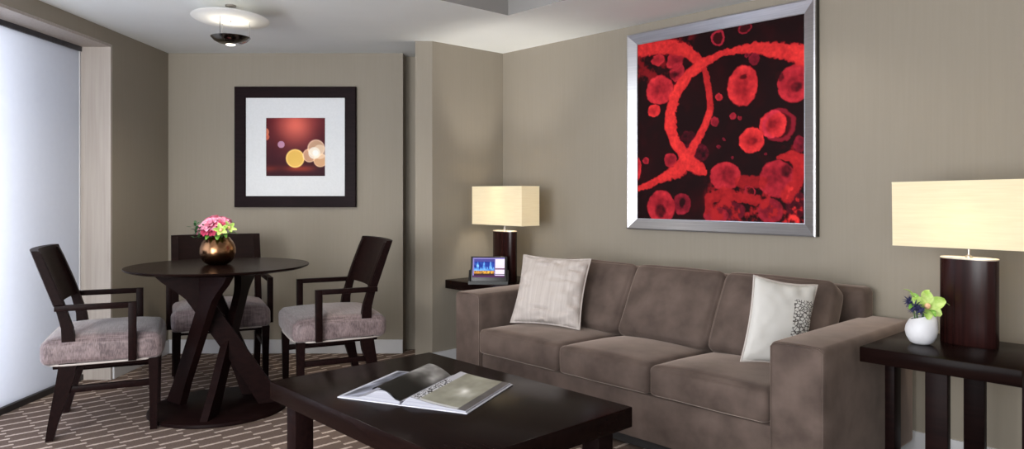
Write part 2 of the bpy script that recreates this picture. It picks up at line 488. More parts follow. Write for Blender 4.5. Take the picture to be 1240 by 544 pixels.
ELLS = [
(0.527,0.045,0.040,0.044,0.55,1),(0.682,0.019,0.039,0.030,0.4,1),(0.668,0.309,0.085,0.107,0.9,0),(0.672,0.263,0.023,0.018,-0.6,2),
(0.944,0.327,0.089,0.093,0.75,0),(0.872,0.289,0.021,0.024,-0.5,2),(0.954,0.347,0.035,0.029,-0.4,2),(0.532,0.356,0.022,0.019,0.8,0),
(0.114,0.389,0.044,0.034,0.95,0),(0.156,0.278,0.094,0.081,0.8,0),(0.258,0.129,0.056,0.055,0.75,0),(0.142,0.110,0.047,0.034,0.8,0),
(0.27,0.19,0.05,0.05,0.7,0),(0.732,0.183,0.029,0.032,0.5,0),(0.695,0.154,0.014,0.014,0.5,0),(0.238,0.205,0.050,0.020,-0.4,2),(0.086,0.092,0.030,0.018,-0.9,2),
(0.330,0.139,0.030,0.020,-0.8,2),(0.19,0.17,0.06,0.012,-.8,2),
(0.863,0.522,0.090,0.081,0.35,1),(0.834,0.517,0.073,0.069,0.9,0),(0.830,0.512,0.028,0.026,-0.25,2),(0.717,0.587,0.070,0.066,0.95,0),
(0.717,0.589,0.032,0.027,-0.25,2),(0.568,0.762,0.091,0.075,0.75,0),(0.852,0.785,0.097,0.091,0.7,0),(0.901,0.743,0.030,0.035,-0.45,2),
(0.163,0.928,0.095,0.093,0.75,0),(0.163,0.951,0.040,0.046,-0.5,2),(0.303,0.909,0.057,0.062,0.55,0),(0.303,0.904,0.020,0.034,-0.5,2),
(0.617,0.459,0.018,0.017,0.6,0),(0.652,0.469,0.012,0.011,0.6,0),(0.506,0.480,0.023,0.026,0.6,0),(0.001,0.715,0.027,0.066,0.85,0),
(0.061,0.667,0.024,0.019,0.7,0),(0.227,0.669,0.042,0.041,0.7,0),(0.422,0.637,0.052,0.044,0.2,0),(0.711,0.840,0.030,0.025,0.5,1),
(0.512,0.967,0.075,0.043,0.6,0),(0.819,0.940,0.067,0.061,0.6,0),(0.610,0.944,0.073,0.048,0.4,0),(0.970,0.621,0.031,0.040,0.45,0),
(0.949,0.908,0.053,0.070,0.3,0),(0.531,0.611,0.010,0.009,0.4,0),(0.562,0.576,0.009,0.008,0.4,0),(0.614,0.667,0.007,0.006,0.4,0),
(0.797,0.661,0.008,0.007,0.4,0),(0.343,0.567,0.054,0.051,0.2,0)]

def art(u, v):
    nz = noise.fractal(Vector((u*14, v*14, 3)), 1, 2, 4)
    n2 = noise.fractal(Vector((u*40, v*40, 9)), 1, 2, 3)
    n3 = noise.noise(Vector((u*5, v*5, 21)))
    n4 = noise.fractal(Vector((u*70, v*70, 31)), 1, 2, 3)
    du, dv = u+nz*.006+n2*.004+n4*.002, v+noise.fractal(Vector((u*11, v*11, 13)), 1, 2, 4)*.006+noise.fractal(Vector((u*44, v*44, 53)), 1, 2, 3)*.005
    lev = .03+.08*max(0, n3)+.05*max(0, nz)
    if v > .74 and u > .42:      # mottled tissue along the lower right
        lev += .62*smooth(.74, .86, v)*smooth(.42, .5, u)*smooth(-.15, .55, nz+n2*.5+n3*.5)
    if u > .86 and v > .62: lev += .45*smooth(.86, .95, u)*smooth(-.2, .5, nz+n2*.5)
    if u < .42 and v < .30: lev += .42*smooth(-.3, .4, nz+.4*n2)*(1-smooth(.2, .30, v))*(1-smooth(.34, .42, u+.5*v))
    pinkness = .0
    for (cx, cy, rx, ry, L, kind) in ELLS:
        q = math.hypot((du-cx)/rx, (dv-cy)/ry)
        if q > 1.25: continue
        if kind == 0:
            k = 1-smooth(.94, 1.04, q)
            tone = L*(.78+.22*smooth(.2, .95, q))+.16*nz+.14*n2
            if tone*k > lev*k+0: 
                pinkness = max(pinkness, k*(1-L)*1.6); lev = lev*(1-k)+tone*k
        elif kind == 1:
            k = smooth(.66, .82, q)*(1-smooth(.95, 1.05, q))
            kk = 1-smooth(.95, 1.05, q)
            lev = max(lev, L*k+.16*kk); pinkness = max(pinkness, k*.7)
        else:
            k = 1-smooth(.5, 1.1, q)
            lev = max(.08, lev+L*k*.8)
    for pts, L in zip(PATHS, PLEV):
        best = 9
        for (x0, y0, w0), (x1, y1, w1) in zip(pts, pts[1:]):
            dx, dy = x1-x0, y1-y0
            t = max(0, min(1, ((du-x0)*dx+(dv-y0)*dy)/(dx*dx+dy*dy+1e-9)))
            best = min(best, math.hypot(du-x0-t*dx, dv-y0-t*dy)/(w0+t*(w1-w0)))
        k = 1-smooth(.80, 1.10, best+.22*n2+.12*n4)
        if k > 0:
            lev = lev*(1-k)+max(lev, L*(.94+.12*n2+.10*nz+.08*n4))*k; pinkness *= 1-k
    lev = max(0, min(1.05, lev))
    pk = max(0, min(1, pinkness))
    r = 20+202*lev**.95
    g = 11+42*lev**1.9+8*pk*lev
    b = 13+38*lev**1.4+34*pk*lev
    return (r, g, b)

pw, ph = 1.148, 1.162
pt = tag(empty('framed_picture', W(1.739, 0, 1.522), RW), 'large red and black cell picture in a silver frame above the sofa', 'picture')
obj('outer_edge', rect_frame(pw, ph, [(0, .001), (0, .036), (.014, .036), (.014, .001)]), M['black'], pt)
obj('silver_frame', rect_frame(pw, ph, [(.0, .036), (.0, .048), (.007, .050), (.060, .028), (.064, .028), (.064, .012), (.02, .012), (.014, .036)]), M['bright_metal'], pt)
o = painted_grid('canvas', pw-.118, ph-.118, 260, 260, art, M['canvas'], pt); o.location.y = -.021

def photo(u, v):
    n = noise.noise(Vector((u*4, v*4, 2)))
    r, g, b = 54, 18, 28
    k = math.exp(-(((u-.5)/.34)**2+((v-.14)/.34)**2)*1.1)
    r += 150*k; g += 88*k; b += 62*k
    k = math.exp(-((v-.86)/.05)**2)*(1-smooth(.25, .55, abs(u-.38)))*(.6+.5*n)
    r += 100*max(0, k); g += 40*max(0, k); b += 10*max(0, k)
    r += 40*(1-v)*.6
    def disc(cx, cy, rad, col, a, ring=.0):
        nonlocal r, g, b
        q = math.hypot(u-cx, v-cy)/rad
        k = a*(1-smooth(.94, 1.04, q))
        kk = ring*smooth(.8, .93, q)*(1-smooth(.97, 1.05, q))
        r = r*(1-k)+col[0]*k+60*kk; g = g*(1-k)+col[1]*k+60*kk; b = b*(1-k)+col[2]*k+60*kk
    disc(-.02, .25, .075, (236, 140, 104), .8); disc(0, .33, .06, (226, 120, 90), .8)
    disc(.257, .458, .058, (206, 158, 190), .85)
    disc(.49, .69, .155, (236, 190, 96), 1, .5)
    disc(.73, .64, .115, (238, 190, 150), .8, .5); disc(.91, .72, .115, (240, 192, 142), .85, .4)
    disc(.84, .52, .145, (236, 200, 160), .75, .5); disc(.90, .58, .12, (250, 226, 196), .6); disc(.81, .60, .10, (255, 250, 236), .75)
    disc(.83, .60, .05, (255, 255, 250), .8)
    return (r+8*n, g+5*n, b+5*n)

qw, qh = .8716, .8657
pc = tag(empty('framed_picture', ((-1.9922-1.1206)/2, YB, (1.9208+1.0551)/2)), 'photograph of glowing light spots with white mat and dark frame behind the round table', 'picture')
obj('dark_frame', rect_frame(qw, qh, [(0, .001), (0, .030), (.004, .034), (.074, .034), (.080, .028), (.080, .001)]), M['framewood'], pc)
obj('mat_board', rect_frame(qw-.15, qh-.15, [(0, .010), (0, .020), (.1465, .020), (.149, .018), (.149, .010)]), M['matboard'], pc)
o = painted_grid('photo_print', .432, .432, 120, 120, photo, M['print'], pc); o.location.y = -.014

# ------------------------------------------------------------------ sofa
so = tag(empty('sofa', W(1.69, .49, 0), RW), 'long taupe velvet three seat sofa against the wall under the red picture', 'sofa')
V = M['velvet']
obj('base', box(-.85, .85, -.425, .40, .06, .268, .012), V, so, 40)
for x0, x1 in ((-1.06, -.85), (.85, 1.06)):
    b = box(x0, x1, -.444, .452, .055, .592, .022, 4)
    for v in b.verts:      # slight stuffing on the arm's top
        if v.co.z > .55: v.co.z += .006*(1-((v.co.x-(x0+x1)/2)/.11)**2)
    a = obj('arm', b, V, so, 40)
    obj('piping', tube([(x0+.006, -.438, .06), (x0+.006, -.438, .575), (x0+.022, -.439, .5885), ((x0+x1)/2, -.440, .5925), (x1-.022, -.439, .5885), (x1-.006, -.438, .575), (x1-.006, -.438, .06)], .0035, 6), V, a, 60)
obj('back_frame', box(-.88, .895, .33, .452, .25, .728, .03, 4), V, so, 40)
sx = [-.848, -.247, .296, .848]
for i in range(3):
    b = cushion(sx[i]+.003, sx[i+1]-.003, -.452, .20, .274, .405, .022, .030, .016, 16, .0025, i*9)
    for v in b.verts: v.co.z -= .022*max(0, v.co.y+.42)/.62*(v.co.z-.274)/.13
    obj('seat_cushion', b, V, so, 60)
bx = [-.79, -.235, .305, .845]
for i in range(3):
    b = cushion(bx[i]+.003, bx[i+1]-.003, -.075, .075, -.20, .20, .04, .012, .022, 14, .003, 40+i*9)
    Mx = Matrix.Translation(((0, .122, .566))) @ Matrix.Rotation(math.radians(-28), 4, 'X')
    bmesh.ops.transform(b, matrix=Mx, verts=b.verts[:])
    obj('back_cushion', b, V, so, 60)
for x in (-.96, .96):
    for y in (-.36, .36): obj('foot', box(x-.04, x+.04, y-.04, y+.04, 0, .06, .004), M['dark_foot'], so)
obj('plinth', box(-.9, .9, -.385, .38, .012, .062), M['dark_foot'], so)

def place_axes(o, ctr, ux, vx):
    u = Vector(ux).normalized(); v = Vector(vx); v = (v-u*v.dot(u)).normalized(); w = u.cross(v)
    o.matrix_world = Matrix(((u.x, v.x, w.x, ctr.x), (u.y, v.y, w.y, ctr.y), (u.z, v.z, w.z, ctr.z), (0, 0, 0, 1)))
def wdir(ds, dt, dz):
    p = ds*e1+dt*e2
    return Vector((p.x, p.y, dz))

p1 = tag(empty('throw_pillow'), 'plain ivory striped silk throw pillow at the far end of the sofa near the tablet', 'pillow')
place_axes(p1, W(1.085, .62, .612), wdir(.375, -.16, -.01), wdir(-.08, -.14, .35))
pb = pillow(.405, .40, .14, 30, .07, 1, .013)
obj('pillow_cover', pb, M['ivory'], p1, 70)
obj('piping', tube(pillow_edge(.405, .40, 20, .07), .0045, 6, True), M['ivory'], p1, 70)

def leafy():
    m, nt, bs = nodes('embroidered_linen')
    tc = N(nt, 'ShaderNodeTexCoord'); sp = N(nt, 'ShaderNodeSeparateXYZ'); nt.links.new(tc.outputs['Object'], sp.inputs[0])
    mp = N(nt, 'ShaderNodeMapping'); mp.inputs['Scale'].default_value = (64, 84, 0); mp.inputs['Rotation'].default_value = (0, 0, .5)
    nt.links.new(tc.outputs['Object'], mp.inputs[0])
    vo = N(nt, 'ShaderNodeTexVoronoi'); vo.feature = 'DISTANCE_TO_EDGE'; vo.inputs['Scale'].default_value = 1
    nt.links.new(mp.outputs[0], vo.inputs['Vector'])
    ln = math_(nt, 'LESS_THAN', vo.outputs['Distance'], .10)
    side = math_(nt, 'GREATER_THAN', sp.outputs[0], .03)
    vert = math_(nt, 'LESS_THAN', math_(nt, 'ABSOLUTE', math_(nt, 'SUBTRACT', sp.outputs[1], -.015)), .125)
    k = math_(nt, 'MULTIPLY', math_(nt, 'MULTIPLY', ln, side), vert)
    nt.links.new(mixc(nt, k, (198, 195, 190), (84, 79, 76)), bs.inputs['Base Color'])
    bs.inputs['Roughness'].default_value = .8
    return m
M['leafy'] = leafy()
p2 = tag(empty('throw_pillow'), 'off-white throw pillow with dark embroidered sprigs tucked behind the near sofa arm', 'pillow')
place_axes(p2, W(2.428, .632, .611), wdir(.17, -.26, -.05), wdir(.07, -.10, .36))
obj('pillow_cover', pillow(.29, .36, .10, 24, .08, 5, .004), M['leafy'], p2, 70)
obj('piping', tube(pillow_edge(.29, .36, 20, .08), .0045, 6, True), M['ivory'], p2, 70)

# ------------------------------------------------------------------ coffee table + book
ct = tag(empty('coffee_table', W(1.765, 1.902, 0), RW), 'low dark espresso coffee table with a thick top in front of the sofa', 'table')
hw, hd = .585, .384
obj('table_top', box(-hw, hw, -hd, hd, .350, .42, .004), M['espresso_top'], ct, 40)
for sx_ in (-1, 1):
    for sy in (-1, 1):
        x, y = sx_*(hw-.085), sy*(hd-.085)
        obj('leg', box(x-.0375, x+.0375, y-.0375, y+.0375, 0, .35, .003), M['espresso'], ct, 40)

# book: local x across the spread, y along the spine (towards the far edge)
S0w, S1w = W(1.797, 2.094, .42), W(1.634, 1.743, .42)
yd = (S1w-S0w); bl = yd.length; ang = math.atan2(yd.y, yd.x)-PI/2
bk = tag(empty('open_book', (S0w+S1w)/2, ang), 'large open picture book lying on the coffee table', 'book')
b = box(-.258, -.006, -.200, .200, .0005, .004, .001); box(.006, .258, -.200, .200, .0005, .004, .001, bm=b); box(-.008, .008, -.2, .2, .0005, .003, bm=b)
obj('cover', b, M['bookcover'], bk)
def block(sgn, zfun, n=14):
    secs = []
    lo = [(sgn*.248*i/n+sgn*.003, .0042) for i in range(n+1)]
    hi = [(sgn*.248*i/n+sgn*.003, zfun(i/n)) for i in range(n, -1, -1)]
    ring = lo+hi
    return loft([[(x, y, z) for x, z in ring] for y in (-.194, .194)])
zr = lambda q: max(.0055, .0085+.020*(1-q)**2.2*(q > 0)+.012*min(1, q*7)*(1-q)-.016*(1-min(1, q*7)))
zl = lambda q: max(.0055, .0085+.034*math.exp(-((q-.30)/.22)**2)*min(1, q*6)+.004*(1-q))
obj('page_block', block(1, zr), M['paper'], bk, 50)
obj('page_block', block(-1, zl), M['paper'], bk, 50)
def right_page(u, v):
    n = noise.fractal(Vector((u*3, v*3, 4)), 1, 2, 4); n2 = noise.noise(Vector((u*9, v*6, 8)))
    c = 146+26*n
    r, g, b_ = c+4, c+2, c-12
    if u < .06: return (206, 206, 214)
    if u < .26 and .30 < v < .98:
        k = noise.noise(Vector((u*40, v*46, 1)))
        if k > .05: return (44, 42, 44)
        return (206, 206, 212)
    if u < .26: return (190, 190, 198)
    q = math.exp(-(((u-.62)/.17)**2+((v-.52-.35*(u-.6))/.13)**2))
    r += 95*q*(.6+.6*n2); g += 95*q*(.6+.6*n2); b_ += 105*q*(.6+.6*n2)
    if v > .96 or u > .985: r = g = b_ = 206
    if u > .88: r, g, b_ = 92+20*n, 88+20*n, 88+20*n
    return (r, g, b_)
def left_page(u, v):
    n = noise.fractal(Vector((u*4+v*3, v*2, 14)), 1, 2, 4)
    c = 140+150*n
    k = smooth(.45, .62, u)*(1-smooth(.93, .97, u))
    d = 30+60*max(0, noise.noise(Vector((u*6, v*5, 5))))
    c = c*(1-k)+d*k
    if u < .04 or v < .02: return (200, 200, 210)
    return (c*.94, c*.96, c*1.06)
pr_ = painted_grid('printed_page', .242, .384, 60, 80, right_page, M['print'], bk, 'XY', lambda u, v: zr(max(.02, .003+u*.97))+.0006); pr_.location.x = .126
pl_ = painted_grid('printed_page', .242, .384, 60, 80, left_page, M['print'], bk, 'XY', lambda u, v: zl(max(.02, 1-u*.985))+.0006); pl_.location.x = -.126
# a loose leaf curling over the left side
cp = []
for i in range(15):
    q = i/14; a = q*2.2
    cp.append((-.004-.108*math.sin(a)*(.55+.45*q)-.02*q, .014+.038*math.sin(min(q*1.25, 1)*PI*.72)))
def curl(u, v):
    return (40+90*max(0, noise.noise(Vector((u*5, v*4, 33)))),)*3
me_o = painted_grid('curling_page', 1, .384, 28, 60, lambda u, v: (lambda c: (c, c-2, c-4))(30+(95+90*noise.fractal(Vector((u*3, v*3.4, 33)), 1, 2, 3))*smooth(.35, .75, 1-v+.12*noise.noise(Vector((u*4, v*2, 3))))), M['print'], bk, 'XY')
for v in me_o.data.vertices:
    q = v.co.x+.5
    f = q*14; i = min(13, int(f)); f -= i
    v.co.x = cp[i][0]*(1-f)+cp[i+1][0]*f
    v.co.z = cp[i][1]*(1-f)+cp[i+1][1]*f

# ------------------------------------------------------------------ end tables
def end_table(s0, s1, t0, t1, label):
    r = tag(empty('end_table', W((s0+s1)/2, (t0+t1)/2, 0), RW), label, 'side table')
    a, c, ht = (s1-s0)/2, (t1-t0)/2, .575
    obj('table_top', box(-a, a, -c, c, ht-.057, ht, .003), M['espresso_top'], r, 40)
    for x0, x1, y0, y1 in ((-.036, .036, -c+.012, -c+.048), (-.036, .036, c-.048, c-.012), (-a+.012, -a+.048, -.036, .036), (a-.048, a-.012, -.036, .036)):
        obj('leg', box(x0, x1, y0, y1, .04, ht-.057, .003), M['espresso'], r, 40)
    b = box(-.036, .036, -c+.012, c-.012, 0, .04, .003); box(-a+.012, a-.012, -.036, .036, 0, .0398, .003, bm=b)
    obj('cross_base', b, M['espresso'], r, 40)
    return r
end_table(2.776, 3.29, .19, .69, 'dark square end table beside the near sofa arm, white flower pot on it')
end_table(.020, .530, .03, .54, 'dark end table in the corner behind the far sofa arm, tablet on it')

# ------------------------------------------------------------------ table lamps
def table_lamp(loc, rz, label, tilt=0):
    r = tag(empty('table_lamp', loc, rz), label, 'lamp', None)
    def oval(a, b_, z, n=56, e=2.5):
        return [(a*math.copysign(abs(math.cos(2*PI*i/n))**(2/e), math.cos(2*PI*i/n)), b_*math.copysign(abs(math.sin(2*PI*i/n))**(2/e), math.sin(2*PI*i/n)), z) for i in range(n)]
    obj('lamp_base', loft([oval(.099, .046, .0), oval(.1, .047, .003), oval(.1, .047, .326)]), M['mahogany'], r, 50)
    obj('cap_plate', loft([oval(.1, .047, .326), oval(.1, .047, .331), oval(.098, .045, .332)]), M['cap'], r, 50)
    b = lathe([(.0, .332), (.013, .332), (.013, .337), (.006, .341), (.006, .372), (.0, .374)], 20)
    obj('neck', b, M['steel'], r, 50)
    b = lathe([(.0, .374), (.016, .374), (.017, .42), (.012, .425), (0, .425)], 20)
    obj('socket', b, M['cap'], r, 50)
    a, c, z0, z1 = .245, .078, .370, .626
    sh = bmesh.new()
    for k, (x0, x1, y0, y1) in enumerate(((-a, a, -c, -c+.003), (-a, a, c-.003, c), (-a, -a+.003, -c+.003, c-.003), (a-.003, a, -c+.003, c-.003))):
        vs = []
        if k < 2: pts = ((x0, y0 if k == 0 else y1), (x1, y0 if k == 0 else y1))
        else: pts = ((x0 if k == 2 else x1, -c), (x0 if k == 2 else x1, c))
        sh.faces.new([sh.verts.new((pts[0][0], pts[0][1], z0)), sh.verts.new((pts[1][0], pts[1][1], z0)), sh.verts.new((pts[1][0], pts[1][1], z1)), sh.verts.new((pts[0][0], pts[0][1], z1))])
    bmesh.ops.remove_doubles(sh, verts=sh.verts[:], dist=1e-4)
    shade = obj('lamp_shade', sh, M['shade'], r)
    sol = shade.modifiers.new('thick', 'SOLIDIFY'); sol.thickness = .0016; sol.offset = 0
    shade.rotation_euler = (0, tilt, 0)
    for z in (z0, z1-.005):
        b = rect_frame(2*a+.002, 2*c+.002, [(0, 0), (0, .005), (.003, .005), (.003, 0)])
        bmesh.ops.rotate(b, cent=(0, 0, 0), matrix=Matrix.Rotation(PI/2, 3, 'X'), verts=b.verts[:])
        bmesh.ops.translate(b, vec=(0, 0, z if z == z0 else z), verts=b.verts[:])
        zs = [v.co.z for v in b.verts]; dz = z-min(zs)
        bmesh.ops.translate(b, vec=(0, 0, dz), verts=b.verts[:])
        obj('shade_trim', b, M['shade'], shade)
    b = tube([(-a+.002, 0, z1-.012), (a-.002, 0, z1-.012)], .0022, 8); tube([(0, -c+.002, z1-.012), (0, c-.002, z1-.012)], .0022, 8, bm=b)
    obj('spider', b, M['steel'], shade)
    return r
LL = W(.33, .28, .575); LR = W(3.045, .345, .575)
RLR = RW-math.radians(7)
table_lamp(LL, RW, 'lit table lamp with dark oval base in the corner behind the tablet')
table_lamp(LR, RLR, 'lit table lamp with mahogany base and linen shade beside the white flower pot', -.012)

def light(name, kind, loc, power, color=(1, 1, 1), **k):
    l = D.lights.new(name, kind); l.energy = power; l.color = color
    for a, v in k.items(): setattr(l, a, v)
    o = D.objects.new(name, l); COL.objects.link(o); o.location = loc
    return o
def aim(o, target):
    o.rotation_euler = (Vector(target)-o.location).to_track_quat('-Z', 'Y').to_euler()

WARM = (1, .88, .70)
for nm, L, rz in (('lamp_bulb_light', LL, RW), ('lamp_bulb_light', LR, RLR)):
    for dx in (-.13, 0, .13):
        light(nm, 'POINT', (L.x+dx*math.cos(rz), L.y+dx*math.sin(rz), L.z+.50), .36, WARM, shadow_soft_size=.04)
    u_ = light('lamp_uplight', 'SPOT', (L.x, L.y, L.z+.46), 30 if L is LL else 1.5, (1, .94, .86), shadow_soft_size=.04, spot_size=math.radians(85), spot_blend=1)
    u_.rotation_euler = (PI, 0, 0)
    light('lamp_downlight', 'SPOT', (L.x, L.y, L.z+.56), 7, (1, .90, .76), shadow_soft_size=.05, spot_size=math.radians(125), spot_blend=.8)

# ------------------------------------------------------------------ tablet
tb = tag(empty('tablet_computer', (-.150, 4.640, .575), math.radians(-3)), 'black tablet with a lit screen propped in its stand on the corner end table', 'tablet')
tilt = Matrix.Rotation(math.radians(-17), 4, 'X') @ Matrix.Translation((0, 0, .012))
b = box(-.118, .118, -.006, .006, 0, .165, .004, 3); bmesh.ops.transform(b, matrix=tilt, verts=b.verts[:])
tbody = obj('tablet_body', b, M['black'], tb, 40)
def ui(u, v):
    n = noise.noise(Vector((u*9, v*7, 3)))
    if v > .90: return (74, 40, 78)
    if u < .04 or v < .08: return (120, 112, 168)
    if u < .68:
        if v < .22: return (70, 66, 130)
        sky = (40+20*n, 60+40*n, 140+40*n)
        sil = .44+.16*math.sin(u*31)+.12*math.sin(u*63+1)
        if v > .80: return (60, 40, 44)
        if v > .66: return (206+40*n, 150+50*n, 60) if noise.noise(Vector((u*30, v*16, 7))) > -.15 else (50, 30, 40)
        if v > sil: return (86+60*n, 140+70*n, 205+40*n)
        return sky
    if u < .71: return (96, 86, 150)
    if .82 < v < .87: return (60, 50, 70)
    if .52 < v < .62: return (120, 90, 110)
    if .40 < v < .44: return (222, 190, 150)
    return (214, 204, 224)
scr = painted_grid('tablet_screen', .206, .128, 80, 50, ui, M['screen'], tbody)
scr.matrix_basis = tilt @ Matrix.Translation((-.002, -.0068, .092))
b = loft([[(-.126, -.05, 0), (.126, -.05, 0), (.126, .085, 0), (-.126, .085, 0)], [(-.126, -.045, .02), (.126, -.045, .02), (.126, .08, .012), (-.126, .08, .012)]])
for x0, x1 in ((-.128, -.1185), (.1185, .128)):
    loft([[(x0, -.03, .012), (x1, -.03, .012), (x1, .07, .012), (x0, .07, .012)], [(x0, .012, .085), (x1, .012, .085), (x1, .05, .085), (x0, .05, .085)]], b)
obj('tablet_stand', b, M['black'], tb)

# ------------------------------------------------------------------ dining table
TX, TY = -1.569, 3.886
dt = tag(empty('dining_table', (TX, TY, 0)), 'round dark pedestal dining table with crossed slanting legs on a disc base', 'table')
obj('table_top', lathe([(0, .738), (.34, .738), (.44, .752), (.460, .760), (.4635, .765), (.461, .769), (0, .769)], 96), M['espresso_top'], dt, 25)
obj('base_disc', lathe([(0, 0), (.348, 0), (.352, .006), (.350, .018), (.342, .024), (0, .026)], 80), M['espresso'], dt, 40)
legs = [((-.245, .03), (.075, -.225)), ((.05, -.245), (.06, .25)), ((.27, .04), (-.15, -.13)), ((.12, .21), (-.165, .12))]
for (bx_, by_), (tx_, ty_) in legs:
    d = Vector((tx_-bx_, ty_-by_)).normalized(); nn = Vector((-d.y, d.x))
    secs = []
    for i in range(17):
        q = i/16
        w = .060+.070*smooth(.80, 1.0, q)**1.0+.012*smooth(.2, .0, q)
        cx_, cy_ = bx_+(tx_-bx_)*q, by_+(ty_-by_)*q
        z = .0255+(.738-.0255)*q
        th = .019
        secs.append([(cx_+d.x*a*w+nn.x*c*th, cy_+d.y*a*w+nn.y*c*th, z) for a, c in ((-1, -1), (1, -1), (1, 1), (-1, 1))])
    obj('leg', loft(secs), M['espresso'], dt, 35)

# ------------------------------------------------------------------ dining chairs
def make_chair():
    r = empty('dining_chair')
    E_ = M['espresso']
    # seat: stuffed, boxed shape with a pale welt along its lower edge
    b = cushion(-.272, .272, -.235, .272, .345, .468, .035, .030, .012, 16, .002, 3)
    st = obj('seat', b, M['seat'], r, 60)
    loop = []
    for k in range(48):
        a = 2*PI*k/48; ca, sa = math.cos(a), math.sin(a)
        loop.append((.268*math.copysign(abs(ca)**.35, ca), .018+.25*math.copysign(abs(sa)**.35, sa), .349))
    obj('welt', tube(loop, .005, 6, True), M['ivory'], st, 70)
    obj('seat_frame', box(-.235, .235, -.19, .235, .326, .348, .003), E_, r, 40)
    for s in (-1, 1):
        x = s*.245
        obj('leg', loft([[(x-a, .235-a, z), (x+a, .235-a, z), (x+a, .235+a, z), (x-a, .235+a, z)] for z, a in ((0, .0155), (.2, .0185), (.35, .022))]), E_, r, 40)
        yz = [(-.200, 0, .016), (-.184, .08, .021), (-.160, .18, .028), (-.136, .28, .036), (-.124, .36, .036), (-.120, .44, .029), (-.128, .52, .024), (-.150, .60, .021), (-.182, .70, .020), (-.228, .83, .016), (-.244, .875, .012)]
        obj('leg', loft([[(x-.019, y-w, z), (x+.019, y-w, z), (x+.019, y+w, z), (x-.019, y+w, z)] for y, z, w in yz]), E_, r, 40)
        xo = s*.284
        b = box(xo-.0165, xo+.0165, .128, .163, .352, .632, .002)
        box(xo-.0165, xo+.0165, -.175, .1285, .606, .6318, .002, bm=b)
        obj('arm', b, E_, r, 40)
        obj('stretcher', box(x-.011, x+.011, -.14, .22, .215, .245, .002), E_, r, 40)
    secs = []
    nx = 16
    def panel(z0, z1):
        rows = []
        for i in range(nx+1):
            u = -1+2*i/nx
            bow = -.040*(1-u*u)
            ring = []
            for z, side in ((z0, 0), (z1, 0), (z1, 1), (z0, 1)):
                f = (z-.62)/(.885-.62)
                yf = -.138-.098*f+bow*(.9)
                ring.append((u*.268, yf-(.034 if side else 0)-(.006*(1-f) if side else 0), z))
            rows.append(ring)
        return loft(rows)
    obj('backrest', panel(.622, .886), E_, r, 30)
    return r

def copy_tree(o, parent=None):
    c = o.copy(); COL.objects.link(c); c.parent = parent
    for ch in o.children: copy_tree(ch, c)
    return c
def put(o, x, y, f, label):
    o.location = (x, y, 0); o.rotation_euler = (0, 0, math.atan2(f[1], f[0])-PI/2)
    tag(o, label, 'chair', 'chairs around the round dining table')
ch1 = make_chair()
ch2 = copy_tree(ch1); ch3 = copy_tree(ch1)
put(ch1, -2.072, 3.680, (.914, .407), 'dark wood armchair with mauve seat nearest the frosted window')
put(ch2, -1.824, 4.512, (.44, -.898), 'dark wood armchair with mauve seat behind the round table, backrest behind the flowers')
put(ch3, -1.037, 4.222, (-.896, -.444), 'dark wood armchair with mauve seat between the round table and the partition wall')

# ------------------------------------------------------------------ flowers
def petal(L, Wd, cup=.3, curl_=.2, n=6, m=4):
    """petal along +y, base at the origin, cupped upwards"""
    b = bmesh.new(); g = []
    for i in range(n+1):
        q = i/n
        hw_ = Wd/2*math.sin(PI*min(1, .08+q*.86))**.75
        row = []
        for j in range(m+1):
            u = -1+2*j/m
            row.append(b.verts.new((u*hw_, L*q, L*(cup*q*q-curl_*q**4)+abs(u)**2*hw_*.35)))
        g.append(row)
    for i in range(n):
        for j in range(m): b.faces.new((g[i][j], g[i][j+1], g[i+1][j+1], g[i+1][j]))
    return b
def bloom(R, layers, seed=0):
    """ruffled rosette facing +z"""
    rnd = random.Random(seed); b = bmesh.new()
    for k, (cnt, rad, pitch) in enumerate(layers):
        for i in range(cnt):
            a = 2*PI*(i+.5*k)/cnt+rnd.uniform(-.2, .2)
            Mx = Matrix.Rotation(a, 4, 'Z') @ Matrix.Translation((0, R*.05, 0)) @ Matrix.Rotation(math.radians(pitch+rnd.uniform(-8, 8)), 4, 'X')
            merge(b, petal(R*rad, R*rad*.95, .35, .45), Mx)
    return b
def orient(o, loc, d, roll=0):
    q = Vector(d).to_track_quat('Z', 'Y')
    o.location = loc; o.rotation_mode = 'QUATERNION'
    o.rotation_quaternion = q @ Vector((0, 0, 1)).rotation_difference(Vector((0, 0, 1)))
    if roll:
        from mathutils import Quaternion
        o.rotation_quaternion = q @ Quaternion((0, 0, 1), roll)
def leaf_bm(L, Wd):
    b = petal(L, Wd, .25, .5, 8, 4)
    return b

# bronze bowl on the dining table
BV = Vector((TX-.022, TY+.03, .769))
vb = obj('bronze_vase', lathe([(0, 0), (.045, 0), (.066, .010), (.083, .032), (.0915, .062), (.0905, .092), (.080, .120), (.064, .141), (.058, .147), (.055, .144), (.074, .118), (.084, .09), (.084, .06), (.07, .03), (.04, .012), (0, .010)], 64), M['bronze'], None, 60, BV)
tag(vb, 'round hammered bronze vase standing on the dining table', 'vase')
fb = tag(empty('flower_bouquet', BV+Vector((0, 0, .012))), 'pink and lime flower bouquet in the round bronze vase', 'flowers')
b = bmesh.new()
for i in range(9):
    a = 2*PI*i/9
    tube([(.02*math.cos(a), .02*math.sin(a), 0), (.03*math.cos(a), .03*math.sin(a), .07), (.045*math.cos(a), .045*math.sin(a), .15)], .003, 6, bm=b)
obj('stems', b, M['moss'], fb)
LAY = [(8, 1.0, 12), (7, .85, 34), (6, .65, 55), (5, .45, 72)]
